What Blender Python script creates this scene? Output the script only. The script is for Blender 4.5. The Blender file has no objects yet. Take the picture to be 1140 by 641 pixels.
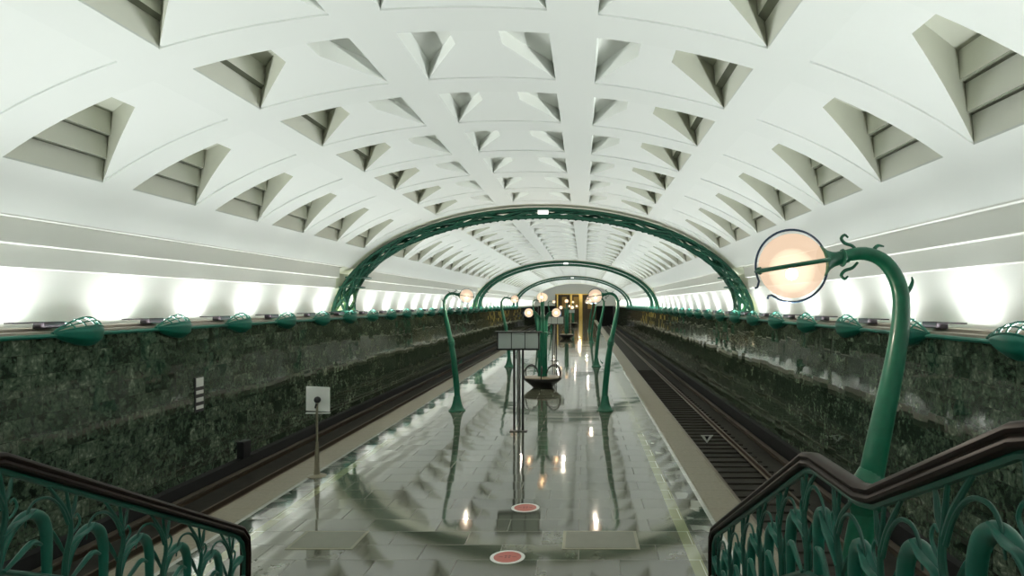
import bpy, bmesh, math, random
from mathutils import Vector, Matrix, Quaternion
random.seed(7)
scn = bpy.context.scene
col = scn.collection
PI = math.pi
CX, CZ = 1.88, 3.8          # camera lateral offset from the hall axis, eye height over the platform
W = 8.9                     # half distance between the marble walls
PE = 4.85                   # half width of the platform
BED = -1.55                 # level of the track bed
Y0, Y1 = -6.0, 152.0        # hall ends
MOD = 3.15                  # ceiling module

# ------------------------------------------------------------------ helpers
def tag(o, label=None, cat=None, group=None, kind=None):
    if label: o['label'] = label
    if cat: o['category'] = cat
    if group: o['group'] = group
    if kind: o['kind'] = kind
    return o

def empty(name, loc=(0, 0, 0), rz=0.0):
    o = bpy.data.objects.new(name, None)
    o.empty_display_size = 0.2
    col.objects.link(o)
    o.location = loc
    o.rotation_euler = (0, 0, rz)
    return o

def copy_tree(o, parent=None):
    c = o.copy()
    col.objects.link(c)
    c.parent = parent
    for ch in list(KIDS.get(o, [])):
        d = copy_tree(ch, c)
        KIDS.setdefault(c, []).append(d)
    return c
KIDS = {}

class MB:
    """collects faces, then becomes one mesh object"""
    def __init__(self):
        self.v = []; self.f = []; self.m = []; self.smooth = []
    def add(self, vs, fs, mi=0, sm=False):
        b = len(self.v)
        self.v += [tuple(p) for p in vs]
        for f in fs:
            self.f.append(tuple(b + i for i in f)); self.m.append(mi); self.smooth.append(sm)
        return self
    def quad(self, a, b, c, d, mi=0, sm=False):
        return self.add([a, b, c, d], [(0, 1, 2, 3)], mi, sm)
    def box(self, x0, x1, y0, y1, z0, z1, mi=0):
        v = [(x, y, z) for z in (z0, z1) for y in (y0, y1) for x in (x0, x1)]
        return self.add(v, [(0, 2, 3, 1), (4, 5, 7, 6), (0, 1, 5, 4), (2, 6, 7, 3), (0, 4, 6, 2), (1, 3, 7, 5)], mi)
    def tube(self, pts, rad, n=10, smooth=3, mi=0, flat=1.0, closed=False):
        P = [Vector(p) for p in pts]
        R = list(rad) if hasattr(rad, '__len__') else [rad] * len(P)
        if smooth > 1:
            Q = []; S = []
            L = len(P)
            for i in range(L if closed else L - 1):
                p0 = P[(i - 1) % L] if (closed or i > 0) else P[0] * 2 - P[1]
                p1 = P[i]; p2 = P[(i + 1) % L]
                p3 = P[(i + 2) % L] if (closed or i + 2 < L) else P[-1] * 2 - P[-2]
                for k in range(smooth):
                    t = k / smooth
                    q = 0.5 * ((2 * p1) + (-p0 + p2) * t + (2 * p0 - 5 * p1 + 4 * p2 - p3) * t * t + (-p0 + 3 * p1 - 3 * p2 + p3) * t ** 3)
                    Q.append(q); S.append(R[i] * (1 - t) + R[(i + 1) % L] * t)
            if not closed:
                Q.append(P[-1]); S.append(R[-1])
            P, R = Q, S
        L = len(P)
        T = []
        for i in range(L):
            a = P[(i - 1) % L] if (closed or i > 0) else P[i]
            b = P[(i + 1) % L] if (closed or i < L - 1) else P[i]
            d = b - a
            T.append(d.normalized() if d.length > 1e-9 else Vector((0, 0, 1)))
        up = Vector((0, 1, 0)) if abs(T[0].y) < 0.9 else Vector((1, 0, 0))
        N = (up - T[0] * up.dot(T[0])).normalized()
        vs = []; fs = []
        for i in range(L):
            if i:
                N = N - T[i] * N.dot(T[i])
                N = N.normalized() if N.length > 1e-6 else Vector((1, 0, 0))
            B = T[i].cross(N)
            for j in range(n):
                a = 2 * PI * j / n
                vs.append(P[i] + (N * math.cos(a) * flat + B * math.sin(a)) * R[i])
        for i in range(L if closed else L - 1):
            for j in range(n):
                fs.append((i * n + j, i * n + (j + 1) % n, ((i + 1) % L) * n + (j + 1) % n, ((i + 1) % L) * n + j))
        if not closed:
            fs.append(tuple(range(n - 1, -1, -1)))
            fs.append(tuple((L - 1) * n + j for j in range(n)))
        return self.add(vs, fs, mi, True)
    def lathe(self, prof, c=(0, 0, 0), n=24, mi=0, axis=None):
        """prof: list of (radius, height); axis optional direction"""
        vs = []; fs = []
        q = Vector((0, 0, 1)).rotation_difference(Vector(axis).normalized()) if axis else Quaternion()
        c = Vector(c)
        for r, h in prof:
            for j in range(n):
                a = 2 * PI * j / n
                vs.append(c + q @ Vector((r * math.cos(a), r * math.sin(a), h)))
        for i in range(len(prof) - 1):
            for j in range(n):
                fs.append((i * n + j, i * n + (j + 1) % n, (i + 1) * n + (j + 1) % n, (i + 1) * n + j))
        fs.append(tuple(range(n - 1, -1, -1)))
        fs.append(tuple((len(prof) - 1) * n + j for j in range(n)))
        return self.add(vs, fs, mi, True)
    def sphere(self, c, r, n=24, mi=0, sz=1.0):
        prof = [(max(1e-4, r * math.sin(PI * i / (n // 2))), -r * sz * math.cos(PI * i / (n // 2))) for i in range(n // 2 + 1)]
        return self.lathe(prof, c, n, mi)
    def extrude(self, prof, y0, y1, mi=0, smooth=False, caps=False, ny=1):
        """open profile of (x,z) swept along y"""
        for k in range(ny):
            a = y0 + (y1 - y0) * k / ny; b = y0 + (y1 - y0) * (k + 1) / ny
            vs = [(x, a, z) for x, z in prof] + [(x, b, z) for x, z in prof]
            n = len(prof)
            self.add(vs, [(i, i + 1, n + i + 1, n + i) for i in range(n - 1)], mi, smooth)
        if caps:
            n = len(prof)
            self.add([(x, y0, z) for x, z in prof], [tuple(range(n))], mi)
            self.add([(x, y1, z) for x, z in prof], [tuple(range(n - 1, -1, -1))], mi)
        return self
    def build(self, name, mats, parent=None, loc=None, fix=False, merge=True, bevel=0.0):
        me = bpy.data.meshes.new(name)
        me.from_pydata(self.v, [], self.f)
        if not isinstance(mats, (list, tuple)): mats = [mats]
        for m in mats: me.materials.append(m)
        me.polygons.foreach_set('material_index', self.m)
        me.polygons.foreach_set('use_smooth', self.smooth)
        bm = bmesh.new(); bm.from_mesh(me)
        if merge: bmesh.ops.remove_doubles(bm, verts=bm.verts, dist=1e-4)
        if fix: bmesh.ops.recalc_face_normals(bm, faces=bm.faces)
        bm.to_mesh(me); bm.free()
        me.set_sharp_from_angle(angle=math.radians(38))
        me.update()
        o = bpy.data.objects.new(name, me)
        col.objects.link(o)
        if loc: o.location = loc
        if bevel > 0:
            md = o.modifiers.new('bevel', 'BEVEL'); md.width = bevel; md.segments = 2; md.limit_method = 'ANGLE'
        if parent:
            o.parent = parent
            KIDS.setdefault(parent, []).append(o)
        return o

ORD = ['nearest', 'second', 'third', 'fourth', 'fifth', 'sixth', 'seventh', 'eighth', 'ninth', 'tenth', 'eleventh', 'twelfth',
       'thirteenth', 'fourteenth', 'fifteenth', 'sixteenth']

# ------------------------------------------------------------------ materials
def new_mat(name):
    m = bpy.data.materials.new(name); m.use_nodes = True
    nt = m.node_tree
    return m, nt, nt.nodes, nt.links, nt.nodes['Principled BSDF']

def simple(name, c, rough=0.5, metal=0.0, var=0.12, scale=6.0, bump=0.0, spec=0.5, coat=0.0):
    m, nt, N, L, b = new_mat(name)
    tc = N.new('ShaderNodeTexCoord')
    nz = N.new('ShaderNodeTexNoise'); nz.inputs['Scale'].default_value = scale; nz.inputs['Detail'].default_value = 4
    L.new(tc.outputs['Object'], nz.inputs['Vector'])
    mx = N.new('ShaderNodeMix'); mx.data_type = 'RGBA'
    mx.inputs['A'].default_value = (*[x * (1 - var) for x in c], 1)
    mx.inputs['B'].default_value = (*[min(1, x * (1 + var)) for x in c], 1)
    L.new(nz.outputs['Fac'], mx.inputs['Factor'])
    L.new(mx.outputs['Result'], b.inputs['Base Color'])
    b.inputs['Roughness'].default_value = rough
    b.inputs['Metallic'].default_value = metal
    b.inputs['Specular IOR Level'].default_value = spec
    b.inputs['Coat Weight'].default_value = coat
    b.inputs['Coat Roughness'].default_value = 0.12
    if bump:
        bp = N.new('ShaderNodeBump'); bp.inputs['Strength'].default_value = bump; bp.inputs['Distance'].default_value = 0.01
        L.new(nz.outputs['Fac'], bp.inputs['Height']); L.new(bp.outputs['Normal'], b.inputs['Normal'])
    return m

def mathn(N, L, op, a, b=None, clamp=False):
    n = N.new('ShaderNodeMath'); n.operation = op; n.use_clamp = clamp
    for i, s in enumerate((a, b)):
        if s is None: continue
        if isinstance(s, (int, float)): n.inputs[i].default_value = s
        else: L.new(s, n.inputs[i])
    return n.outputs[0]

def ramp(N, L, fac, stops, interp='LINEAR'):
    r = N.new('ShaderNodeValToRGB'); r.color_ramp.interpolation = interp
    e = r.color_ramp.elements
    e[0].position = stops[0][0]; e[0].color = (*stops[0][1], 1)
    e[1].position = stops[-1][0]; e[1].color = (*stops[-1][1], 1)
    for p, c in stops[1:-1]:
        x = e.new(p); x.color = (*c, 1)
    L.new(fac, r.inputs['Fac'])
    return r.outputs['Color']

def plaster(name, c):
    m, nt, N, L, b = new_mat(name)
    tc = N.new('ShaderNodeTexCoord')
    nz = N.new('ShaderNodeTexNoise'); nz.inputs['Scale'].default_value = 0.35; nz.inputs['Detail'].default_value = 3
    L.new(tc.outputs['Object'], nz.inputs['Vector'])
    mx = N.new('ShaderNodeMix'); mx.data_type = 'RGBA'
    mx.inputs['A'].default_value = (c[0] * .96, c[1] * .97, c[2] * .95, 1); mx.inputs['B'].default_value = (*c, 1)
    L.new(nz.outputs['Fac'], mx.inputs['Factor']); L.new(mx.outputs['Result'], b.inputs['Base Color'])
    b.inputs['Roughness'].default_value = 0.75; b.inputs['Specular IOR Level'].default_value = 0.2
    return m

M = {}
M['vault'] = plaster('vault_plaster', (0.82, 0.842, 0.825))
M['rib'] = plaster('rib_plaster', (0.805, 0.828, 0.81))
M['coffer'] = plaster('coffer_lit_plaster', (0.88, 0.885, 0.82))  # long coffer walls painted lighter so they read as lit
M['coffer_side_shade'] = plaster('coffer_side_shade_plaster', (0.50, 0.51, 0.44))  # shade on slanted walls and top caps put into the colour
M['coffer_soffit_shade'] = plaster('coffer_soffit_shade_plaster', (0.26, 0.27, 0.22))  # dark tone stands for the shade under the stepped ledges
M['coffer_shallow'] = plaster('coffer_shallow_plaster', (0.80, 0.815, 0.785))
M['cornice'] = plaster('cornice_plaster', (0.86, 0.865, 0.83))
M['niche'] = plaster('niche_plaster', (0.86, 0.86, 0.83))
M['arch_bay'] = plaster('arch_bay_plaster', (0.78, 0.79, 0.66))
M['green'] = simple('green_paint', (0.004, 0.15, 0.105), 0.4, 0.0, 0.25, 9, 0.0, 0.4, 0.15)
M['green_dark'] = simple('dark_green_paint', (0.003, 0.060, 0.040), 0.45, 0.0, 0.3, 9, 0.0, 0.35, 0.1)
M['lamp_green'] = simple('lamp_green_paint', (0.004, 0.105, 0.055), 0.38, 0.0, 0.3, 14, 0.03, 0.4, 0.15)
M['arch_green'] = simple('arch_green_paint', (0.006, 0.075, 0.045), 0.5, 0.0, 0.4, 5)
M['cane'] = simple('cane_paint', (0.003, 0.085, 0.058), 0.42, 0.0, 0.3, 9, 0.0, 0.35, 0.1)
M['ring'] = simple('ring_paint', (0.02, 0.05, 0.10), 0.3, 0.4, 0.2, 9)
M['dark'] = simple('dark_metal', (0.025, 0.025, 0.024), 0.4, 0.3, 0.2, 9)
M['steel'] = simple('brushed_steel', (0.38, 0.37, 0.36), 0.32, 0.85, 0.15, 20)
M['brass'] = simple('tarnished_steel', (0.30, 0.27, 0.20), 0.4, 0.7, 0.2, 10)
M['wood'] = simple('dark_handrail_wood', (0.011, 0.0055, 0.0035), 0.46, 0.0, 0.35, 5, 0.1, 0.14, 0.0)
M['seat'] = simple('bench_seat', (0.21, 0.165, 0.115), 0.35, 0.0, 0.2, 8)
M['bed'] = simple('track_bed_concrete', (0.040, 0.036, 0.028), 0.9, 0.0, 0.5, 3, 0.4)
M['sleeper'] = simple('sleeper_timber', (0.034, 0.029, 0.022), 0.85, 0.0, 0.4, 5, 0.4)
M['rail'] = simple('worn_rail_steel', (0.16, 0.12, 0.085), 0.4, 0.8, 0.2, 5)
M['cover'] = simple('contact_rail_cover', (0.065, 0.047, 0.032), 0.7, 0.0, 0.3, 3)
M['white'] = simple('white_enamel', (0.72, 0.73, 0.70), 0.4, 0.0, 0.03, 3)
M['black'] = simple('black_enamel', (0.012, 0.012, 0.014), 0.4, 0.0, 0.1, 3)
M['red'] = simple('sticker_red', (0.46, 0.10, 0.075), 0.4, 0.0, 0.1, 20)
M['dark_red'] = simple('sticker_dark_red', (0.20, 0.045, 0.035), 0.4, 0.0, 0.1, 20)
M['panel'] = simple('sign_panel', (0.42, 0.47, 0.44), 0.12, 0.0, 0.15, 2, 0.0, 0.8)
M['fixture'] = simple('violet_black_housing', (0.014, 0.008, 0.012), 0.5, 0.0, 0.2, 5)
M['ledge'] = simple('ledge_stone', (0.30, 0.27, 0.22), 0.6, 0.0, 0.2, 2)
M['gold'] = simple('gilded_metal', (0.80, 0.56, 0.16), 0.3, 0.7, 0.2, 2)
M['brown'] = simple('brown_bronze', (0.055, 0.036, 0.014), 0.4, 0.3, 0.4, 0.6)
M['bronze'] = simple('bronze_relief', (0.30, 0.19, 0.06), 0.35, 0.6, 0.4, 1.5)
M['void'] = simple('tunnel_dark', (0.006, 0.006, 0.006), 0.9, 0.0, 0.2, 1)
M['mat'] = simple('hatch_cover_plate', (0.17, 0.17, 0.135), 0.5, 0.0, 0.1, 6)
M['mat_edge'] = simple('hatch_cover_edge', (0.24, 0.23, 0.16), 0.4, 0.0, 0.1, 6)
M['step'] = simple('stair_granite', (0.30, 0.30, 0.28), 0.35, 0.0, 0.2, 20)

def tilt(N, L, val, amp, noise, namp):
    # every slab leans a hair differently, plus a slow waviness
    fr = [mathn(N, L, 'SUBTRACT', mathn(N, L, 'FRACT', mathn(N, L, 'MULTIPLY', val, k)), 0.5) for k in (17.3, 53.7, 91.1)]
    c = N.new('ShaderNodeCombineXYZ')
    for i in range(3): L.new(fr[i], c.inputs[i])
    sc = N.new('ShaderNodeVectorMath'); sc.operation = 'SCALE'; sc.inputs['Scale'].default_value = amp; L.new(c.outputs[0], sc.inputs[0])
    nn = N.new('ShaderNodeVectorMath'); nn.operation = 'SUBTRACT'; L.new(noise, nn.inputs[0]); nn.inputs[1].default_value = (.5, .5, .5)
    n2 = N.new('ShaderNodeVectorMath'); n2.operation = 'SCALE'; n2.inputs['Scale'].default_value = namp; L.new(nn.outputs[0], n2.inputs[0])
    g = N.new('ShaderNodeNewGeometry')
    a1 = N.new('ShaderNodeVectorMath'); a1.operation = 'ADD'; L.new(g.outputs['Normal'], a1.inputs[0]); L.new(sc.outputs[0], a1.inputs[1])
    a2 = N.new('ShaderNodeVectorMath'); a2.operation = 'ADD'; L.new(a1.outputs[0], a2.inputs[0]); L.new(n2.outputs[0], a2.inputs[1])
    no = N.new('ShaderNodeVectorMath'); no.operation = 'NORMALIZE'; L.new(a2.outputs[0], no.inputs[0])
    return no.outputs[0]

def marble():
    m, nt, N, L, b = new_mat('green_serpentine_marble')
    tc = N.new('ShaderNodeTexCoord')
    sp = N.new('ShaderNodeSeparateXYZ'); L.new(tc.outputs['Object'], sp.inputs[0])
    cm = N.new('ShaderNodeCombineXYZ'); L.new(sp.outputs['Y'], cm.inputs[0]); L.new(sp.outputs['Z'], cm.inputs[1])
    br = N.new('ShaderNodeTexBrick'); br.offset = 0.5
    br.inputs['Scale'].default_value = 1.0
    br.inputs['Brick Width'].default_value = 0.6; br.inputs['Row Height'].default_value = 0.4
    br.inputs['Mortar Size'].default_value = 0.006; br.inputs['Mortar Smooth'].default_value = 0.3
    br.inputs['Color1'].default_value = (0, 0, 0, 1); br.inputs['Color2'].default_value = (1, 1, 1, 1); br.inputs['Mortar'].default_value = (0.5, 0.5, 0.5, 1)
    br.inputs['Bias'].default_value = 0.0
    L.new(cm.outputs[0], br.inputs['Vector'])
    # per-tile random offset drives the veining so that each slab differs
    off = N.new('ShaderNodeVectorMath'); off.operation = 'MULTIPLY_ADD'
    L.new(br.outputs['Color'], off.inputs[0]); off.inputs[1].default_value = (9, 7, 5); L.new(tc.outputs['Object'], off.inputs[2])
    n1 = N.new('ShaderNodeTexNoise'); n1.inputs['Scale'].default_value = 4.2; n1.inputs['Detail'].default_value = 9; n1.inputs['Roughness'].default_value = 0.72; n1.inputs['Distortion'].default_value = 0.9
    L.new(off.outputs[0], n1.inputs['Vector'])
    n2 = N.new('ShaderNodeTexVoronoi'); n2.feature = 'F1'; n2.inputs['Scale'].default_value = 11.0; n2.inputs['Randomness'].default_value = 1.0
    L.new(off.outputs[0], n2.inputs['Vector'])
    t = mathn(N, L, 'MULTIPLY', br.outputs['Color'], 0.13)
    v = mathn(N, L, 'ADD', n1.outputs['Fac'], t)
    v = mathn(N, L, 'SUBTRACT', v, mathn(N, L, 'MULTIPLY', n2.outputs['Distance'], 0.18))
    c = ramp(N, L, v, [(0.30, (0.010, 0.019, 0.012)), (0.40, (0.030, 0.052, 0.034)), (0.50, (0.062, 0.094, 0.064)), (0.60, (0.115, 0.148, 0.105)), (0.72, (0.32, 0.36, 0.28))])
    mo = N.new('ShaderNodeMix'); mo.data_type = 'RGBA'; mo.inputs['B'].default_value = (0.02, 0.024, 0.018, 1)
    L.new(mathn(N, L, 'MULTIPLY', br.outputs['Fac'], 0.65), mo.inputs['Factor']); L.new(c, mo.inputs['A'])
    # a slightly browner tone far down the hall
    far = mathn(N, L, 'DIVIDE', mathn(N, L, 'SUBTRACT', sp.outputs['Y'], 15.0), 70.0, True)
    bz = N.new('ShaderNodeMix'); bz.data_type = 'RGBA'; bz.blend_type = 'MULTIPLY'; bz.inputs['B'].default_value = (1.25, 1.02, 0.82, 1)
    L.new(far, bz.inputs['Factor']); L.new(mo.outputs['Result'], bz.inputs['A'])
    L.new(bz.outputs['Result'], b.inputs['Base Color'])
    b.inputs['Roughness'].default_value = 0.018
    b.inputs['IOR'].default_value = 1.9
    # slabs are not quite coplanar: each reflects a little differently
    sv = N.new('ShaderNodeSeparateColor'); L.new(br.outputs['Color'], sv.inputs[0])
    wn = N.new('ShaderNodeTexNoise'); wn.inputs['Scale'].default_value = 1.3; wn.inputs['Detail'].default_value = 1
    L.new(off.outputs[0], wn.inputs['Vector'])
    L.new(tilt(N, L, sv.outputs[0], 0.020, wn.outputs['Color'], 0.010), b.inputs['Normal'])
    return m
M['marble'] = marble()

def granite():
    m, nt, N, L, b = new_mat('polished_platform_granite')
    tc = N.new('ShaderNodeTexCoord')
    sp = N.new('ShaderNodeSeparateXYZ'); L.new(tc.outputs['Object'], sp.inputs[0])
    br = N.new('ShaderNodeTexBrick'); br.offset = 0.5
    br.inputs['Scale'].default_value = 1.0
    br.inputs['Brick Width'].default_value = 1.2; br.inputs['Row Height'].default_value = 0.6
    br.inputs['Mortar Size'].default_value = 0.008; br.inputs['Mortar Smooth'].default_value = 0.2
    br.inputs['Color1'].default_value = (0, 0, 0, 1); br.inputs['Color2'].default_value = (1, 1, 1, 1); br.inputs['Mortar'].default_value = (0.5, 0.5, 0.5, 1)
    L.new(tc.outputs['Object'], br.inputs['Vector'])
    sc = N.new('ShaderNodeSeparateColor'); L.new(br.outputs['Color'], sc.inputs[0])
    tile = sc.outputs[0]
    n1 = N.new('ShaderNodeTexNoise'); n1.inputs['Scale'].default_value = 14; n1.inputs['Detail'].default_value = 5
    L.new(tc.outputs['Object'], n1.inputs['Vector'])
    n2 = N.new('ShaderNodeTexNoise'); n2.inputs['Scale'].default_value = 0.45; n2.inputs['Detail'].default_value = 3; n2.inputs['Distortion'].default_value = 1.2
    L.new(tc.outputs['Object'], n2.inputs['Vector'])
    v = mathn(N, L, 'ADD', mathn(N, L, 'MULTIPLY', tile, 0.35), mathn(N, L, 'ADD', 0.19, mathn(N, L, 'MULTIPLY', n1.outputs['Fac'], 0.12)))
    v = mathn(N, L, 'ADD', v, mathn(N, L, 'MULTIPLY', n2.outputs['Fac'], 0.5))
    base = ramp(N, L, v, [(0.35, (0.050, 0.054, 0.034)), (0.65, (0.085, 0.090, 0.060)), (0.95, (0.135, 0.14, 0.100))])
    mort = N.new('ShaderNodeMix'); mort.data_type = 'RGBA'; mort.inputs['B'].default_value = (0.04, 0.042, 0.03, 1)
    L.new(mathn(N, L, 'MULTIPLY', br.outputs['Fac'], 0.6), mort.inputs['Factor']); L.new(base, mort.inputs['A'])
    cur = mort.outputs['Result']
    ax = mathn(N, L, 'ABSOLUTE', sp.outputs['X'])
    def band(cur, lo, hi, color, src=None, k=1.0):
        f = mathn(N, L, 'MULTIPLY', mathn(N, L, 'GREATER_THAN', ax, lo), mathn(N, L, 'LESS_THAN', ax, hi))
        if k != 1.0: f = mathn(N, L, 'MULTIPLY', f, k)
        mx = N.new('ShaderNodeMix'); mx.data_type = 'RGBA'
        L.new(f, mx.inputs['Factor']); L.new(cur, mx.inputs['A'])
        if src is not None: L.new(src, mx.inputs['B'])
        else: mx.inputs['B'].default_value = (*color, 1)
        return mx.outputs['Result']
    # mottled strip
    vo = N.new('ShaderNodeTexVoronoi'); vo.inputs['Scale'].default_value = 3.2
    L.new(tc.outputs['Object'], vo.inputs['Vector'])
    vs = N.new('ShaderNodeSeparateColor'); L.new(vo.outputs['Color'], vs.inputs[0])
    mot = ramp(N, L, vs.outputs[0], [(0.35, (0.06, 0.065, 0.05)), (0.6, (0.11, 0.12, 0.10)), (0.8, (0.22, 0.23, 0.20))])
    cur = band(cur, 3.70, 4.10, None, mot)
    cur = band(cur, 3.44, 3.64, (0.27, 0.29, 0.16), None, 0.8)
    # white inlay line
    cur = band(cur, 4.09, 4.17, (0.50, 0.50, 0.46))
    # rough tan warning strip at the edge
    tn = ramp(N, L, n1.outputs['Fac'], [(0.3, (0.125, 0.10, 0.056)), (0.7, (0.175, 0.145, 0.086))])
    cur = band(cur, 4.17, 9.0, None, tn)
    # crosswise inlay lines
    L.new(cur, b.inputs['Base Color'])
    rough = mathn(N, L, 'ADD', mathn(N, L, 'MULTIPLY', mathn(N, L, 'GREATER_THAN', ax, 4.17), 0.5),
                  mathn(N, L, 'ADD', 0.035, mathn(N, L, 'MULTIPLY', n2.outputs['Fac'], 0.05)))
    rough = mathn(N, L, 'ADD', rough, mathn(N, L, 'MULTIPLY', br.outputs['Fac'], 0.35))
    L.new(rough, b.inputs['Roughness'])
    b.inputs['IOR'].default_value = 1.85
    b.inputs['Specular IOR Level'].default_value = 0.6
    wn = N.new('ShaderNodeTexNoise'); wn.inputs['Scale'].default_value = 0.8; wn.inputs['Detail'].default_value = 1
    add = N.new('ShaderNodeVectorMath'); add.operation = 'MULTIPLY_ADD'
    L.new(br.outputs['Color'], add.inputs[0]); add.inputs[1].default_value = (4, 3, 2); L.new(tc.outputs['Object'], add.inputs[2])
    L.new(add.outputs[0], wn.inputs['Vector'])
    L.new(tilt(N, L, tile, 0.009, wn.outputs['Color'], 0.006), b.inputs['Normal'])
    return m
M['granite'] = granite()

def emis(name, c, s, trans=0.0):
    m, nt, N, L, b = new_mat(name)
    N.remove(b)
    e = N.new('ShaderNodeEmission'); e.inputs['Color'].default_value = (*c, 1); e.inputs['Strength'].default_value = s
    out = N['Material Output']
    if trans:
        t = N.new('ShaderNodeBsdfTransparent'); mx = N.new('ShaderNodeMixShader'); mx.inputs[0].default_value = 1 - trans
        L.new(t.outputs[0], mx.inputs[1]); L.new(e.outputs[0], mx.inputs[2]); L.new(mx.outputs[0], out.inputs[0])
    else:
        L.new(e.outputs[0], out.inputs[0])
    return m
M['globe'] = emis('lit_milk_glass', (1.0, 0.72, 0.50), 0.95, 0.32)
M['globe_in'] = emis('inner_milk_glass', (1.0, 0.85, 0.65), 1.1, 0.5)
M['bulb'] = emis('glowing_bulb', (1.0, 0.62, 0.30), 34.0)
def glow(name, c, d):
    m, nt, N, L, b = new_mat(name); N.remove(b)
    e = N.new('ShaderNodeEmission'); e.inputs['Color'].default_value = (*c, 1); e.inputs['Strength'].default_value = d
    L.new(e.outputs[0], N['Material Output'].inputs['Volume'])
    return m
M['glow'] = glow('glowing_core', (1.0, 0.80, 0.56), 5.5)
M['globe_far'] = emis('lit_milk_glass_far', (1.0, 0.70, 0.46), 1.3, 0.35)
M['crown_glow'] = emis('glowing_white_plate', (1.0, 1.0, 0.95), 1.5)  # glow for the white plate on the arch crown, not a lamp

# ------------------------------------------------------------------ vault
A0, B0, ZC = 9.9, 5.25, 3.2
def vz(x, d=0.0):
    a, b = A0 - d, B0 - d
    return ZC + b * math.sqrt(max(0.0, 1 - (x / a) ** 2))
RB = 0.03
CL = 2.3      # coffer / panel length inside a module
# coffers: (xA, xB, top z)   xA = straight long edge, xB = short end
COF = [(7.97, 6.15, 1.25, 3), (4.75, 3.45, 0.72, 2), (2.1, 2.85, 0.26, 1), (1.3, 0.42, 0.30, 1)]
ribs = [(-1e-6, None)]
def in_rib(x):
    x = abs(x)
    return 1.3 <= x <= 2.1 or 4.75 <= x <= 5.4 or x >= 7.97
def fmax(x, sgn):
    """coffer extent in y at lateral |x| (0 when none)"""
    for xa, xb, h, nb in COF:
        lo, hi = min(xa, xb), max(xa, xb)
        if lo - 1e-6 <= x <= hi + 1e-6:
            t = (x - xa) / (xb - xa)
            return CL * (1 - t) + 0.62 * t
    return 0.0
xs = set()
for e in [0, 1.3, 2.1, 4.75, 5.4, 7.97, 0.42, 2.85, 3.45, 6.15, 8.9]:
    xs.add(e)
base = sorted(xs); fine = []
for a, b in zip(base[:-1], base[1:]):
    n = max(1, int(math.ceil((b - a) / 0.3)))
    fine += [a + (b - a) * k / n for k in range(n)]
fine.append(8.9)
vb = MB()
ARCHK = (6, 18, 30, 42)
ks = range(-5, 44)
def S(s, x): return s * x
for k in ks:
    ya = 10.95 + MOD * k
    arch = k in ARCHK
    for s in (-1, 1):
        def q(a, b, c, d, mi, sm):
            pts = [a, b, c, d]
            if s < 0: pts = pts[::-1]
            vb.quad(*pts, mi, sm)
        for x0, x1 in zip(fine[:-1], fine[1:]):
            xm = (x0 + x1) / 2
            rib = in_rib(xm)
            if arch:
                q((s * x0, ya, vz(x0, RB)), (s * x1, ya, vz(x1, RB)), (s * x1, ya + MOD, vz(x1, RB)), (s * x0, ya + MOD, vz(x0, RB)), 3, True)
                continue
            # transverse rib band
            q((s * x0, ya + CL, vz(x0, RB)), (s * x1, ya + CL, vz(x1, RB)), (s * x1, ya + MOD, vz(x1, RB)), (s * x0, ya + MOD, vz(x0, RB)), 1, True)
            if rib:
                q((s * x0, ya, vz(x0, RB)), (s * x1, ya, vz(x1, RB)), (s * x1, ya + CL, vz(x1, RB)), (s * x0, ya + CL, vz(x0, RB)), 1, True)
                continue
            f0, f1 = fmax(x0, s), fmax(x1, s)
            inside = fmax(xm, s) > 0
            if not inside: f0 = f1 = 0.0
            q((s * x0, ya + f0, vz(x0)), (s * x1, ya + f1, vz(x1)), (s * x1, ya + CL, vz(x1)), (s * x0, ya + CL, vz(x0)), 0, True)
            # step at the far rib and near rib
            q((s * x0, ya + CL, vz(x0)), (s * x1, ya + CL, vz(x1)), (s * x1, ya + CL, vz(x1, RB)), (s * x0, ya + CL, vz(x0, RB)), 1, False)
            if not inside:
                q((s * x0, ya, vz(x0, RB)), (s * x1, ya, vz(x1, RB)), (s * x1, ya, vz(x1)), (s * x0, ya, vz(x0)), 1, False)
        if arch: continue
        # steps at longitudinal ribs
        for xr in (1.3, 2.1, 4.75, 5.4, 7.97):
            q((s * xr, ya, vz(xr, RB)), (s * xr, ya + CL, vz(xr, RB)), (s * xr, ya + CL, vz(xr)), (s * xr, ya, vz(xr)), 1, False)
        # coffers
        for xa, xb, h, nb in COF:
            d = 1 if xb > xa else -1
            top = vz(xa) + h
            n = max(4, int(abs(xb - xa) / 0.3))
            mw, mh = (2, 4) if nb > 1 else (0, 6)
            cx_ = [xa + (xb - xa) * i / n for i in range(n + 1)]
            for u0, u1 in zip(cx_[:-1], cx_[1:]):
                f0, f1 = fmax(u0, s), fmax(u1, s)
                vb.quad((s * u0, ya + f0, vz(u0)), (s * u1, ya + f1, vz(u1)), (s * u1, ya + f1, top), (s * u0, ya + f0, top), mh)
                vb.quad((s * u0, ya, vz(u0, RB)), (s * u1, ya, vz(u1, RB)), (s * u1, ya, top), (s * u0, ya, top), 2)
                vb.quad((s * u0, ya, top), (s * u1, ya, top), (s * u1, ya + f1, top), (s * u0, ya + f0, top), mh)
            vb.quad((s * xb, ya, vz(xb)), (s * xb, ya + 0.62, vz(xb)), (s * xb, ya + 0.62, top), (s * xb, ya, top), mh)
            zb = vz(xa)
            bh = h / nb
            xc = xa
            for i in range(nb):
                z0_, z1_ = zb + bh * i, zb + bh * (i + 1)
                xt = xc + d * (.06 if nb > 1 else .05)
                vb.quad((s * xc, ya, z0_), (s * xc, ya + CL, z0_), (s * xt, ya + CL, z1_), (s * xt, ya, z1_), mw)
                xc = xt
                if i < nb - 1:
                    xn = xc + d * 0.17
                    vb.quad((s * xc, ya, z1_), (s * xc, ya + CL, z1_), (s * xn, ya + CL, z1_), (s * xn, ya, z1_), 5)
                    xc = xn
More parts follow.
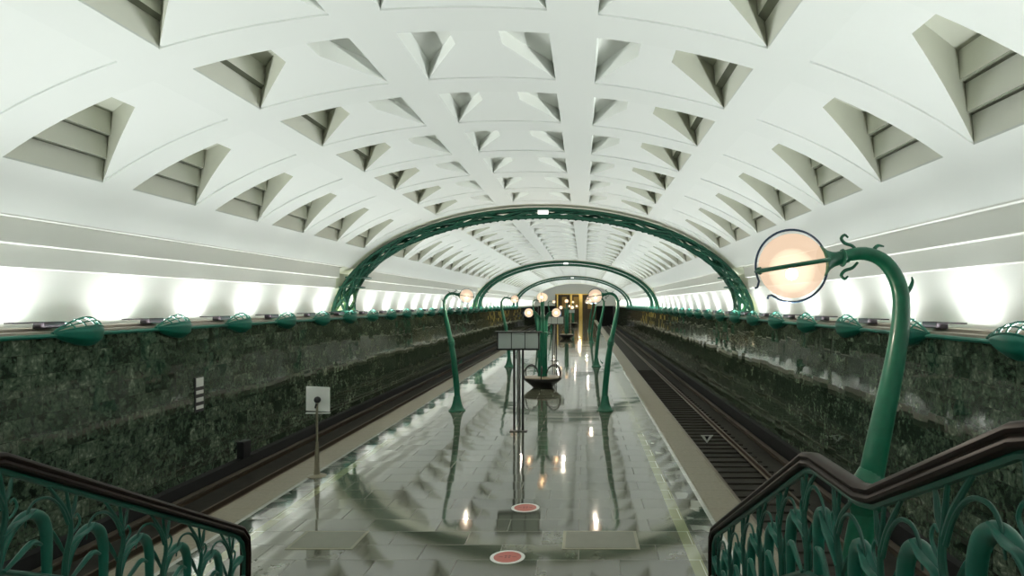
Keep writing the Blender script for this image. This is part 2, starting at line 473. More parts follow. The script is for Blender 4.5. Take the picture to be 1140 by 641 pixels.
VY0, VY1 = 10.95 + MOD * ks[0], 10.95 + MOD * (ks[-1] + 1)
o = vb.build('ceiling', [M['vault'], M['rib'], M['coffer'], M['arch_bay'], M['coffer_side_shade'], M['coffer_soffit_shade'], M['coffer_shallow']])
tag(o, 'white vaulted ceiling with rows of triangular coffers', 'ceiling', kind='structure')
# unseen outer shell, added so that no light comes from above the vault
sh = MB()
prof = [(-12, -2), (-12, 9)] + [(-8, 11.2), (8, 11.2)] + [(12, 9), (12, -2)]
sh.extrude(prof, VY0, Y1 + 2)
o = sh.build('ceiling', M['void']); tag(o, 'unseen shell added above the vault to keep light out', 'ceiling', kind='structure')

# ------------------------------------------------------------------ cornices, niches and walls
def trim(profile, y0, y1, mat, name, label, mirror, smooth=False):
    mb = MB(); mb.extrude([(mirror * x, z) for x, z in profile], y0, y1, 0, smooth)
    o = mb.build(name, mat); tag(o, label, 'wall trim', kind='structure'); return o
corn = [(8.78, 5.62), (8.86, 5.52), (8.88, 5.46), (9.08, 5.46), (9.12, 4.98), (9.26, 4.96), (9.30, 4.52), (9.42, 4.50)]
nich = [(9.42, 4.50)]
for i in range(9):
    t = i / 8
    nich.append((9.46 + 0.34 * math.sin(t * PI / 2), 4.50 - 1.2 * t))
gaps = [(10.95 + MOD * k - 0.75, 10.95 + MOD * k + MOD * 0.62) for k in ARCHK]
tn = 1
for s, side in ((-1, 'left'), (1, 'right')):
    y = VY0
    for g0, g1 in gaps + [(Y1, Y1)]:
        trim(corn, y, g0, M['cornice'], 'trim_%d' % tn, 'pale stepped cornice band above the %s wall' % side, s); tn += 1
        if g1 > g0:
            # deeper bay behind each green arch
            mb = MB()
            mb.extrude([(s * 9.42, 4.5), (s * 9.42, 5.2), (s * 8.86, 5.55)], g0, g1)
            for yy in (g0, g1):
                mb.add([(s * x, yy, z) for x, z in corn + [(9.42, 5.2)]], [tuple(range(len(corn) + 1))])
            o = mb.build('trim_%d' % tn, M['arch_bay']); tn += 1
            tag(o, 'cream recess behind a green arch on the %s side' % side, 'wall trim', kind='structure')
        y = g1
    trim(nich, VY0, Y1, M['niche'], 'trim_%d' % tn, 'bright curved niche band above the %s marble wall' % side, s, True); tn += 1
    mb = MB(); mb.extrude([(s * 9.8, 3.3), (s * 9.22, 3.3), (s * 9.22, 3.24), (s * 8.86, 3.24), (s * 8.86, 3.19), (s * 8.9, 3.19)], VY0, Y1)
    o = mb.build('trim_%d' % tn, M['ledge']); tn += 1
    tag(o, 'stone ledge along the top of the %s marble wall' % side, 'wall trim', kind='structure')
    mb = MB(); mb.extrude([(s * W, BED), (s * W, 3.24)], VY0, Y1)
    o = mb.build('wall_' + side, M['marble']); tag(o, 'polished green marble wall on the %s' % side, 'wall', kind='structure')
    # dark plinth and cable duct at the wall foot
    mb = MB(); mb.extrude([(s * (W - .001), BED + .55), (s * (W - .12), BED + .5), (s * (W - .12), BED)], VY0, Y1)
    o = mb.build('baseboard_' + side, M['void']); tag(o, 'black cable duct at the foot of the %s wall' % side, 'baseboard', kind='structure')

# end walls
mb = MB()
ell = [(x, vz(x) + 0.9) for x in [-9.3 + 18.6 * i / 40 for i in range(41)]]
mb.add([(x, VY0 + .05, z) for x, z in [(-9.9, 3.0)] + [(x, min(z, 9.5)) for x, z in ell] + [(9.9, 3.0), (9.9, -1.6), (-9.9, -1.6)]], [tuple(range(45 - 1))[:45]])
mb.f[-1] = tuple(range(len(mb.v)))
o = mb.build('wall_back', M['cornice']); tag(o, 'pale wall behind the stairs', 'wall', kind='structure')
mb = MB()
mb.box(-9.9, 9.9, Y1, Y1 + .4, 6.1, 9.6)
mb.box(-9.9, -PE, Y1, Y1 + .4, 3.3, 6.1); mb.box(PE, 9.9, Y1, Y1 + .4, 3.3, 6.1)
o = mb.build('wall_end', M['vault']); tag(o, 'white end wall over the golden portal at the far end', 'wall', kind='structure')
mb = MB()
for s in (-1, 1):
    mb.box(s * PE if s > 0 else -W, W if s > 0 else -PE, Y1 + 1.5, Y1 + 1.7, BED, 4.7)
o = mb.build('wall_tunnel', M['void']); tag(o, 'black tunnel mouths at the far end of both tracks', 'tunnel', kind='structure')

# ------------------------------------------------------------------ platform, track beds, stairs
mb = MB()
mb.box(-PE, PE, VY0, Y1, -0.22, 0.0)
o = mb.build('floor', M['granite']); tag(o, 'polished grey granite platform floor', 'floor', kind='structure')
mb = MB()
for s in (-1, 1):
    mb.box(min(s * (PE - .5), s * (PE - .35)), max(s * (PE - .5), s * (PE - .35)), VY0, Y1, BED, -0.22)
o = mb.build('trim_%d' % tn, M['void']); tn += 1; tag(o, 'dark face under the platform edges', 'platform edge', kind='structure')
for s, side in ((-1, 'left'), (1, 'right')):
    mb = MB()
    mb.box(min(s * (PE - .5), s * 9.9), max(s * (PE - .5), s * 9.9), VY0, Y1, BED - .3, BED)
    o = mb.build('track_bed', M['bed']); tag(o, 'dark concrete track bed on the %s of the platform' % side, 'track bed', kind='structure')

SX0, SX1 = -2.45, 3.53
st = MB()
nr = 11; yb, yt = 8.00, 4.37; zt = 1.74
for i in range(nr):
    z1 = zt * (i + 1) / nr
    y1 = yb - (yb - yt) * i / nr; y0 = yb - (yb - yt) * (i + 1) / nr
    st.box(SX0, SX1, y0, y1, 0.002, z1)
st.box(SX0, SX1, 3.72, yt, 1.4, zt)
for i in range(4):
    z1 = zt + 0.15 * (i + 1)
    st.box(SX0, SX1, 3.72 - .32 * (i + 1), 3.72 - .32 * i, 1.4, z1)
st.box(SX0, SX1, VY0 + .1, 3.72 - .32 * 4, 2.0, zt + .6)
o = st.build('staircase', M['step']); tag(o, 'granite stairs coming down to the platform between the railings', 'stairs', kind='structure')

# ------------------------------------------------------------------ tracks
def make_track(s, side):
    root = empty('railway_track', (s * 6.63, 60, BED))
    tag(root, 'railway track in the trough on the %s of the platform' % side, 'railway track')
    L0, L1 = VY0 - 60, Y1 - 60
    def railprof(x):
        return [(x - .07, .12), (x - .07, .14), (x - .012, .165), (x - .012, .25), (x - .036, .265), (x - .036, .30), (x + .036, .30), (x + .036, .265), (x + .012, .25), (x + .012, .165), (x + .07, .14), (x + .07, .12)]
    for x in (-.76, .76):
        mb = MB(); mb.extrude(railprof(x), L0, L1); mb.build('rail', M['rail'], root)
    mb = MB(); mb.box(*sorted((s * 1.42, s * 1.60)), L0, L1, .42, .47); mb.box(*sorted((s * 1.57, s * 1.60)), L0, L1, .25, .47)
    o = mb.build('contact_rail_cover', M['cover'], root)
    mb = MB(); mb.box(*sorted((s * 1.47, s * 1.54)), L0, L1, .30, .39)
    mb.build('contact_rail', M['rail'], root)
    mb = MB()
    for i in range(60):
        pass
    first = None
    for i in range(64):
        y = 10.0 + .66 * i - 60
        if first is None:
            m2 = MB(); m2.box(-1.25, 1.25, -.12, .12, .002, .05)
            first = m2.build('sleeper', M['sleeper'], root); first.location = (0, y, 0)
        else:
            c = first.copy(); col.objects.link(c); c.parent = root; c.location = (0, y, 0); KIDS[root].append(c)
    return root
make_track(-1, 'left'); make_track(1, 'right')

# ------------------------------------------------------------------ green pipe and leaf sconces
for s, side in ((-1, 'left'), (1, 'right')):
    mb = MB(); mb.tube([(s * 8.84, VY0 + .2, 3.15), (s * 8.84, Y1 - .1, 3.15)], 0.045, 8, 1)
    o = mb.build('wall_pipe', M['green']); tag(o, 'long green pipe along the top of the %s marble wall' % side, 'pipe')

def make_sconce():
    root = empty('leaf_sconce')
    Ln, Hh, Bu = 1.25, 0.37, 0.38      # along -y the pointed tip (towards the stairs)
    def prof(t):                        # t 0 tip .. 1 round end
        return 1.17 * t ** .68 * math.sqrt(max(0.0, 1 - t ** 4.5)) if 0 < t < 1 else 0.0
    ns, na = 22, 14
    mb = MB(); vs = []; fs = []
    a0, a1 = -PI / 2, math.radians(28)
    for i in range(ns + 1):
        t = i / ns; h = max(prof(t), .04)
        yy = -Ln / 2 + Ln * t
        for j in range(na + 1):
            a = a0 + (a1 - a0) * j / na
            rid = 1 + 0.03 * math.sin(a * 9)
            vs.append((Bu * h * math.cos(a) * rid, yy, Hh * h * math.sin(a) * rid + 0.02))
    for i in range(ns):
        for j in range(na):
            b = i * (na + 1) + j
            fs.append((b, b + 1, b + na + 2, b + na + 1))
    mb.add(vs, fs, 0, True)
    # top lip
    mb.tube([(Bu * max(prof(i / 16), .04) * math.cos(a1), -Ln / 2 + Ln * i / 16, Hh * max(prof(i / 16), .04) * math.sin(a1) + .02) for i in range(17)], .018, 6, 1)
    sh_ = mb.build('leaf_shell', M['green'], root)
    for t in (0.34, 0.52, 0.70, 0.86):
        rb = MB(); h = prof(t); yy = -Ln / 2 + Ln * t
        rb.tube([(Bu * h * math.cos(a), yy - .05 * math.sin(a), Hh * h * math.sin(a) * 1.05 + .02) for a in [a1 + (PI * .5 - a1) * j / 5 for j in range(6)]], .017, 6, 1)
        rb.build('leaf_rib', M['green'], root)
    cr = MB()
    cr.tube([(0.05, -Ln / 2 + Ln * i / 14, Hh * max(prof(i / 14), .04) * 1.05 + .02) for i in range(15)], .022, 6, 1)
    cr.tube([(Bu * .62 * max(prof(i / 14), .04), -Ln / 2 + Ln * i / 14, Hh * .82 * max(prof(i / 14), .04) + .02) for i in range(15)], .015, 6, 1)
    cr.build('leaf_rim', M['green'], root)
    return root
proto = make_sconce()
used = False
for s, side in ((-1, 'left'), (1, 'right')):
    idx = 0
    for k in range(0, 30):
        y = 10.5 + MOD * k
        if s < 0 and k == 0: continue
        o = proto if not used else copy_tree(proto)
        used = True
        o.location = (s * 8.86, y, 3.17)
        o.scale = (-s, -1 if (s > 0 and k == 0) else 1, 1)
        if idx < 12:
            if s > 0 and k == 0:
                lab = 'largest green leaf sconce cut by the right edge, its point turned away'
            else:
                lab = '%s green leaf shaped sconce on the %s wall counting away from the stairs' % (ORD[idx], side)
        else:
            lab = 'tiny green leaf sconce in the far row on the %s marble wall' % side
        tag(o, lab, 'wall sconce', 'leaf sconces along the %s marble wall' % side)
        idx += 1

# fixtures on the ledge
fx = MB(); fx.box(-.12, .12, -.28, .28, 0, .13); fxp = fx.build('uplight_housing', M['fixture'], bevel=.01)
tag(fxp, cat='light fixture')
lid = MB(); lid.box(-.10, .10, -.95, -.28, .11, .135); lid = lid.build('housing_lid', M['fixture'], fxp)
first = True
for s, side in ((-1, 'left'), (1, 'right')):
    idx = 0
    for k in range(0, 16):
        y = 13.3 + MOD * k - (MOD if s > 0 else 0)
        o = fxp if first else copy_tree(fxp); first = False
        o.location = (s * 9.10, y, 3.30)
        lab = ('%s dark uplight housing on the ledge above the %s wall, counting away from the stairs' % (ORD[idx], side)) if idx < 10 else 'small dark uplight housing far along the %s ledge' % side
        tag(o, lab, 'light fixture', 'uplight housings on the %s ledge' % side); idx += 1

# ------------------------------------------------------------------ green lattice arches
def make_arch(yc, label, detail=1):
    root = empty('green_lattice_arch', (0, yc, 0)); tag(root, label, 'arch', 'green lattice arches across the hall')
    NP = 90 if detail else 60
    cr_ = .075 if detail else .13
    def path(u, dr, dy):
        # u 0..1 left foot to right foot
        th = PI * (1 - u)
        a, b = 9.66 + dr, 5.03 + dr
        # widen towards the feet
        foot = min(1.0, abs(u - .5) * 2); f = foot ** 4
        return Vector((a * math.cos(th) * (1 + .0 * f), dy * (0.45 + 1.0 * f), ZC + b * math.sin(th)))
    chords = [(-.02, -.55), (-.02, .55), (-.34, -.40), (-.34, .40)]
    for dr, dy in chords:
        mb = MB(); mb.tube([path(i / NP, dr - .30 * (abs(i / NP - .5) * 2) ** 6 * (1 if dr < -.2 else 0), dy) for i in range(NP + 1)], cr_, 6, 1)
        mb.build('chord_tube', M['arch_green'], root)
    if detail:
        # wandering vine strands wound round the chords
        for w in range(9):
            mb = MB(); pts = []
            n2 = 150
            for i in range(n2 + 1):
                u = i / n2
                foot = (abs(u - .5) * 2) ** 4
                ph = w * 2 * PI / 9 + (u * 26 if w % 3 else -u * 34)
                pts.append(path(u, -.20 + (.20 + .16 * foot) * math.cos(ph) - .12 * foot, (.62) * math.sin(ph)))
            mb.tube(pts, .052, 5, 1)
            mb.build('vine_strand', M['arch_green'], root)
    for side in (-1, 1):
        for zz in (3.45, 4.55, 5.0):
            t = math.asin(min(1, (zz - ZC) / 4.9)); xx = 9.5 * math.cos(t)
            mb = MB(); mb.tube([(side * (xx + .15), -.9, zz), (side * (xx - .55), -.55, zz + .02), (side * (xx - .55), .55, zz + .02), (side * (xx + .15), .9, zz)], .035, 5, 2)
            mb.build('foot_brace', M['arch_green'], root)
    mb = MB(); mb.box(-.24, .24, -.62, -.45, 7.93, 8.10)  # white plate, made to glow though it is no lamp
    o = mb.build('crown_plate', M['crown_glow'], root); o['label'] = 'small white plate at the crown, given a glow'
    # scalloped leaves along the crown
    if detail:
        mb = MB()
        for i in range(60):
            u = .16 + .68 * i / 59
            p = path(u, -.40, -.3); th = PI * (1 - u)
            nrm = Vector((math.cos(th), 0, math.sin(th))); tg = Vector((-math.sin(th), 0, math.cos(th)))
            a = p + tg * .20; b = p - tg * .20; c = p - nrm * .10; d = p + nrm * .1
            mb.quad(a, c, b, d)
        mb.build('leaf_trim', M['arch_green'], root)
    return root
make_arch(30.35, 'large green lattice arch nearest the stairs, spanning the white vault', 1)
make_arch(68.2, 'second green arch, midway down the hall behind the large one', 0)
make_arch(106.0, 'third and smallest green arch, near the golden portal', 0)

# ------------------------------------------------------------------ platform lamps
def bezier_ring(c, ax_u, ax_v, r, a0, a1, n):
    return [Vector(c) + (Vector(ax_u) * math.cos(a0 + (a1 - a0) * i / n) + Vector(ax_v) * math.sin(a0 + (a1 - a0) * i / n)) * r for i in range(n + 1)]

def make_lamp():
    """arm reaches towards local -x"""
    root = empty('platform_lamp')
    pts = [(-.02, 0, .05), (-.03, 0, .45), (0, 0, .9), (.05, 0, 1.4), (.12, 0, 2.0), (.20, 0, 2.45), (.29, 0, 2.9), (.385, 0, 3.35), (.435, 0, 3.70), (.42, 0, 3.93), (.32, 0, 4.10), (.17, 0, 4.165), (0, 0, 4.14), (-.06, 0, 4.125)]
    rad = [.12, .105, .108, .108, .100, .088, .080, .070, .062, .056, .052, .048, .044, .042]
    mb = MB(); mb.tube(pts, rad, 16, 4)
    post = mb.build('post', M['lamp_green'], root)
    mb = MB(); mb.lathe([(.30, 0), (.30, .035), (.27, .05), (.22, .12), (.17, .24), (.14, .38), (.125, .5), (.12, .52)], (-.02, 0, 0), 24)
    mb.build('base', M['lamp_green'], root)
    mb = MB(); mb.lathe([(.085, -.16), (.11, -.10), (.125, -.04), (.112, 0), (.13, .03), (.108, .10), (.08, .18)], (.185, 0, 2.42), 16, 0, (.18, 0, 1))
    mb.build('collar', M['lamp_green'], root)
    # thorns
    for (p, d, l) in [((.44, 0, 3.86), (.8, 0, .6), .13), ((.26, 0, 4.13), (-.35, 0, 1), .13), ((.30, 0, 3.05), (.9, 0, .25), .12), ((-.12, 0, 1.7), (-.8, 0, .6), .1), ((.0, -.08, 3.2), (0, -.0, 0), 0)]:
        if l == 0: continue
        p = Vector(p); d = Vector(d).normalized(); up = Vector((0, 0, 1)) if d.z < .9 else Vector((1, 0, 0))
        t = MB(); t.tube([p - d * .03, p + d * l * .45 + up * .0, p + d * l * .75 + up * l * .3, p + d * l * .7 + up * l * .62], [.026, .018, .012, .005], 7, 3)
        t.build('thorn', M['lamp_green'], root)
    # funnel neck and scrolls
    axis = Vector((-1, 0, -.16)).normalized()
    n0 = Vector((0.05, 0, 4.14))
    mb = MB(); mb.lathe([(.042, 0), (.046, .06), (.056, .11), (.075, .15), (.10, .175), (.11, .19), (.10, .195), (.05, .17)], n0, 18, 0, axis)
    mb.tube([n0 + axis * .04 + Vector((0, .055 * math.cos(a), .055 * math.sin(a))) for a in [2 * PI * i / 14 for i in range(14)]], .012, 6, 1, closed=True)
    neck = mb.build('neck', M['lamp_green'], root)
    for sg in (1, -1):
        t = MB(); b0 = n0 + Vector((.01, 0, sg * .05))
        t.tube([b0 + Vector((.06, 0, -sg * .01)), b0 + Vector((.02, 0, sg * .03)), b0 + Vector((-.035, 0, sg * .05)), b0 + Vector((-.06, 0, sg * .085)), b0 + Vector((-.035, 0, sg * .11)), b0 + Vector((-.01, 0, sg * .09))], [.010, .012, .013, .012, .010, .007], 7, 3)
        t.build('scroll', M['lamp_green'], neck)
    gc = n0 + axis * .415
    mb = MB(); mb.sphere(gc, .235, 32)
    g = mb.build('globe', M['globe'], root)
    mb = MB(); mb.sphere(gc + Vector((0, 0, -.035)), .165, 20); mb.build('inner_glow', M['glow'], g)  # glow volume added to brighten the globe towards its centre
    mb = MB(); mb.sphere(gc + Vector((0, 0, -.06)), .045, 14); mb.build('bulb', M['bulb'], g)
    # hoop in the plane of the arm, left open at the bottom with curled ends
    u = -axis; v = Vector((axis.z, 0, -axis.x))
    if v.z < 0: v = -v
    a0, a1 = math.radians(14), math.radians(196)
    pts = bezier_ring(gc, u, v, .262, a0, a1, 26)
    e = pts[-1]; pts += [e + Vector((-.012, 0, -.045)), e + Vector((-.03, 0, -.05))]
    mb = MB(); mb.tube(pts, .0085, 7, 1)
    a0, a1 = math.radians(-14), math.radians(-118)
    pts = bezier_ring(gc, u, v, .262, a0, a1, 18)
    e = pts[-1]; pts += [e + Vector((-.06, 0, .035)), e + Vector((-.085, 0, .03)), e + Vector((-.09, 0, .008))]
    mb.tube(pts, .0085, 7, 1)
    mb.build('hoop', M['ring'], root)
    # horizontal half hoop passing in front of the globe
    mb = MB(); w = Vector((0, -1, 0))
    mb.tube(bezier_ring(gc, u, w, .258, math.radians(8), math.radians(176), 18), [.016] * 19, 8, 1)
    e = gc - u * .25
    mb.tube([e + w * .03, e + w * .02 + Vector((.03, 0, .01)), e + w * .06 + Vector((.06, 0, .02))], [.028, .026, .012], 8, 1)
    mb.tube(bezier_ring(gc, u, -w, .258, math.radians(8), math.radians(176), 18), .010, 8, 1)
    mb.build('strap', M['lamp_green'], root)
    return root
lamp = make_lamp()
lamp.location = (CX + 1.87, 4.7, 0)
tag(lamp, 'tall green curved lamp with a lit globe standing beside the right stair railing', 'lamp', 'curved green lamps on the platform')
labs = ['first', 'second', 'third', 'fourth']
for i, y in enumerate((23.0, 39.0, 63.0, 90.0)):
    for s, side in ((-1, 'left'), (1, 'right')):
        o = copy_tree(lamp)
        o.location = (s * 2.65, y, 0)
        if s < 0: o.rotation_euler = (0, 0, PI)
        tag(o, '%s green curved globe lamp in the %s row down the platform' % (labs[i], side), 'lamp', 'curved green lamps on the platform')
lw = bpy.data.objects.new('lamp_light', None)
bpy.data.objects.remove(lw)

# ------------------------------------------------------------------ central clusters with round bench
def make_bench(root):
    mb = MB(); mb.lathe([(.42, .0), (.45, .03), (.60, .16), (.78, .30), (.86, .37), (.87, .41), (.86, .44), (.80, .455), (.40, .46), (.2, .46)], (0, 0, 0), 40)
    mb.build('bowl', M['dark'], root)
    mb = MB(); mb.lathe([(.26, .455), (.80, .455), (.845, .465), (.83, .485), (.70, .50), (.28, .51)], (0, 0, 0), 40); mb.build('seat', M['seat'], root)
    for i in range(6):
        a = PI / 6 + i * PI / 3
        d = Vector((math.cos(a), math.sin(a), 0))
        t = MB(); t.tube([d * .20 + Vector((0, 0, .62)), d * .32 + Vector((0, 0, .86)), d * .55 + Vector((0, 0, 1.0)), d * .80 + Vector((0, 0, .93)), d * .93 + Vector((0, 0, .70)), d * .90 + Vector((0, 0, .44))], .026, 8, 4)
        t.build('arm_hoop', M['dark'], root)
    return root
def make_cluster():
    root = empty('lamp_column')
    for i in range(4):
        a = i * PI / 2
        d = Vector((math.cos(a), math.sin(a), 0)); p = Vector((-d.y, d.x, 0))
        high = i % 2 == 1
        top = 3.95 if high else 3.25
        mb = MB()
        pts = [d * .10 + Vector((0, 0, .46)), d * .10 + p * .02 + Vector((0, 0, 1.2)), d * .11 - p * .03 + Vector((0, 0, 2.0)), d * .13 + p * .03 + Vector((0, 0, 2.7)), d * .17 + Vector((0, 0, top - .15)), d * .30 + Vector((0, 0, top + .12)), d * .42 + Vector((0, 0, top + .16))]
        mb.tube(pts, [.125, .115, .11, .105, .085, .06, .05], 12, 4)
        st_ = mb.build('stem', M['lamp_green'], root)
        mb = MB(); mb.lathe([(.05, 0), (.09, .05), (.10, .07), (.06, .08)], d * .42 + Vector((0, 0, top + .16)), 12, 0, d + Vector((0, 0, -.3))); mb.build('neck', M['lamp_green'], st_)
        mb = MB(); mb.sphere(d * .62 + Vector((0, 0, top + .14)), .20, 20)
        g = mb.build('globe', M['globe_far'], root)
        mb = MB(); mb.sphere(d * .62 + Vector((0, 0, top + .14)), .06, 12); mb.build('bulb', M['bulb'], g)
        mb = MB(); mb.tube(bezier_ring(d * .62 + Vector((0, 0, top + .14)), d, (0, 0, 1), .225, 0, 2 * PI, 22)[:-1], .01, 6, 1, closed=True); mb.build('hoop', M['ring'], g)
    for i, zz in enumerate((1.3, 2.3, 3.1)):
        for j in range(4):
            a = j * PI / 2 + PI / 4 + i
            d = Vector((math.cos(a), math.sin(a), 0))
            t = MB(); t.tube([d * .16 + Vector((0, 0, zz)), d * .27 + Vector((0, 0, zz + .10)), d * .26 + Vector((0, 0, zz + .22))], [.035, .025, .006], 7, 3)
            t.build('thorn', M['lamp_green'], root)
    mb = MB(); mb.lathe([(.19, 0), (.24, .05), (.19, .10)], (0, 0, 2.45), 18); mb.build('collar', M['lamp_green'], root)
    mb = MB(); mb.tube([(0, 0, .46), (0, 0, 3.5), (0, 0, 4.25)], [.10, .08, .02], 10, 1); mb.build('core', M['lamp_green'], root)
    return root
clus = make_cluster(); make_bench(clus)
cl = ['green lamp column with four globes rising from the nearest round bench on the platform', 'second lamp column and round bench, small and far down the platform', 'farthest lamp column with round bench, close to the golden portal']
for i, y in enumerate((29.4, 70.5, 112.0)):
    c_ = clus if i == 0 else copy_tree(clus)
    c_.location = (0, y, 0)
    tag(c_, cl[i], 'lamp', 'lamp columns with round benches on the platform axis')

# ------------------------------------------------------------------ information signs
def make_sign():
    root = empty('platform_sign')
    for x, m_, r in ((-.13, 'dark', .035), (0, 'steel', .05), (.13, 'dark', .035)):
        mb = MB(); mb.tube([(x, 0, .02), (x, 0, 2.45)], r, 10, 1); mb.build('pole', M[m_], root)
    mb = MB(); mb.box(-.05, .05, .02, .10, 0.02, 2.44); mb.build('web_plate', M['dark'], root)
    mb = MB(); mb.box(-.26, .26, -.14, .14, 0, .025); mb.build('foot_plate', M['dark'], root, bevel=.006)
    mb = MB(); mb.box(-.63, .63, -.12, .12, 2.42, 2.47); mb.box(-.70, .70, -.15, .15, 2.94, 2.975); mb.box(-.63, -.60, -.11, .11, 2.47, 2.94); mb.box(.60, .63, -.11, .11, 2.47, 2.94)
    for x in (-.2, .2): mb.box(x - .012, x + .012, -.115, .115, 2.47, 2.94)
    mb.build('frame', M['dark'], root)
    for i in range(3):
        x0 = -.6 + .4 * i
        mb = MB(); mb.box(x0 + .012, x0 + .388, -.10, .10, 2.475, 2.935); mb.build('panel', M['panel'], root)
    return root
sg = make_sign()
sl = ['grey three-panel overhead sign on steel poles, nearest on the platform', 'second three-panel sign, just behind the nearest round bench', 'farthest small platform sign beyond the second bench']
for i, y in enumerate((19.3, 43.0, 95.0)):
    o = sg if i == 0 else copy_tree(sg)
    o.location = (-.07, y, 0); tag(o, sl[i], 'sign', 'three-panel signs along the platform axis')

# ------------------------------------------------------------------ white panel on a stand
root = empty('panel_stand', (-4.0, 14.25, 0)); tag(root, 'square white panel on a slim metal stand near the left platform edge', 'stand')
mb = MB(); mb.lathe([(.20, 0), (.20, .02), (.15, .035), (.07, .05), (.055, .18), (.05, .40), (.035, .75)], n=20); mb.build('base', M['brass'], root)
mb = MB(); mb.tube([(0, 0, .6), (0, 0, 1.62)], .024, 10, 1); mb.build('pole', M['brass'], root)
mb = MB(); mb.box(-.27, .25, -.04, .0, 1.42, 1.96)
o = mb.build('panel', M['white'], root, bevel=.008)
for v in o.data.vertices:
    v.co.z += -.05 * v.co.x; 
o.location.y = .10
mb = MB(); mb.box(-.27, .26, -.06, .01, 1.37, 1.39); mb.build('lower_rail', M['white'], root).location.y = .10
mb = MB(); mb.sphere((0.0, 0.02, 1.68), .075, 14); mb.tube([(0, .0, 1.60), (-.03, .0, 1.50)], .03, 8, 1); mb.build('camera_head', M['black'], root)

# ------------------------------------------------------------------ wall and track markers
root = empty('stop_marker', (-W + .02, 18.1, .78)); tag(root, 'narrow black and white striped marker plate on the left marble wall', 'marker')
mb = MB(); mb.box(-.02, .01, -.21, .21, 0, .97); mb.build('plate', M['black'], root)
for z0, z1 in ((.70, .95), (.50, .60), (.28, .40), (.08, .18)):
    mb = MB(); mb.box(.01, .016, -.17, .17, z0, z1); mb.build('stripe', M['white'], root)
mb = MB(); mb.box(-.22, 0, -.22, .22, 0, .52)
o = mb.build('wall_box', M['black'], loc=(-W + .22, 20.3, -1.02), bevel=.01); tag(o, 'small black box low on the left marble wall below the striped marker', 'electrical box')
root = empty('track_marker', (6.50, 24.3, BED)); tag(root, 'white inverted triangle marker between the rails of the right track', 'marker')
mb = MB(); mb.tube([(0, .01, .0), (0, .01, .30)], .018, 6, 1); mb.build('peg', M['dark'], root)
mb = MB(); mb.add([(-.24, -.02, .42), (.24, -.02, .42), (0, -.02, .12), (-.24, 0, .42), (.24, 0, .42), (0, 0, .12)], [(0, 2, 1), (3, 4, 5), (0, 1, 4, 3), (1, 2, 5, 4), (2, 0, 3, 5)])
mb.build('plate', M['white'], root)
mb = MB(); mb.add([(-.09, -.025, .385), (.09, -.025, .385), (0, -.025, .22)], [(0, 2, 1)]); mb.build('dark_centre', M['black'], root)

# ------------------------------------------------------------------ floor stickers and hatches
def sticker(x, y, lab):
    root = empty('floor_sticker', (x, y, 0)); tag(root, lab, 'floor sticker', 'distance stickers on the platform floor')
    mb = MB(); mb.lathe([(.262, .001), (.262, .004)], n=48); mb.build('rim', M['white'], root)
    mb = MB(); mb.lathe([(.208, .004), (.208, .006)], n=48); mb.build('disc', M['red'], root)
    mb = MB()
    for s in (-1, 1):
        mb.lathe([(.022, .006), (.022, .008)], (s * .028, .03, 0), 16); mb.lathe([(.016, .006), (.016, .008)], (s * .026, -.03, 0), 16)
    mb.box(-.13, -.07, -.008, .008, .006, .008); mb.box(.07, .13, -.008, .008, .006, .008)
    mb.build('footprint_mark', M['dark_red'], root)
sticker(.735, 9.70, 'round red floor sticker with white rim, the nearer and larger one')
sticker(.79, 12.05, 'round red floor sticker with white rim, the farther and smaller one')
for x0, x1, lab in ((-2.75, -1.70, 'pale rectangular floor hatch left of the two red stickers'), (1.54, 2.75, 'pale rectangular floor hatch right of the two red stickers')):
    root = empty('floor_hatch', ((x0 + x1) / 2, 10.4, 0)); tag(root, lab, 'floor hatch', 'floor hatches before the stairs')
    h = (x1 - x0) / 2
    mb = MB(); mb.box(-h, h, -.40, .40, .001, .008); mb.build('rim', M['mat_edge'], root)
    mb = MB(); mb.box(-h + .05, h - .05, -.35, .35, .008, .012); mb.build('plate', M['mat'], root)

# ------------------------------------------------------------------ golden portal at the far end
root = empty('golden_portal', (0, Y1 - .6, 0)); tag(root, 'dark bronze portal with golden pilasters filling the far end of the hall', 'portal')
mb = MB(); mb.box(-4.84, 4.84, .1, .5, 0, 5.9); mb.build('backing', M['brown'], root)
for x, w_ in ((-1.1, .5), (1.15, .8), (-4.3, .3)):
    mb = MB(); mb.box(x - w_ / 2, x + w_ / 2, -.12, .1, 0, 5.9)
    for t in (-.3, 0, .3): mb.tube([(x + t * w_, -.14, .1), (x + t * w_, -.14, 5.8)], .07, 6, 1)
    mb.build('pilaster', M['gold'], root)
for x in (-2.7, 0.0, 3.3):
    mb = MB(); mb.box(x - .55, x + .55, .0, .1, 2.6, 5.4); mb.build('bronze_panel', M['bronze'], root)
mb = MB(); mb.box(-4.84, 4.84, -.1, .5, 5.9, 6.08); mb.build('lintel', M['gold'], root)

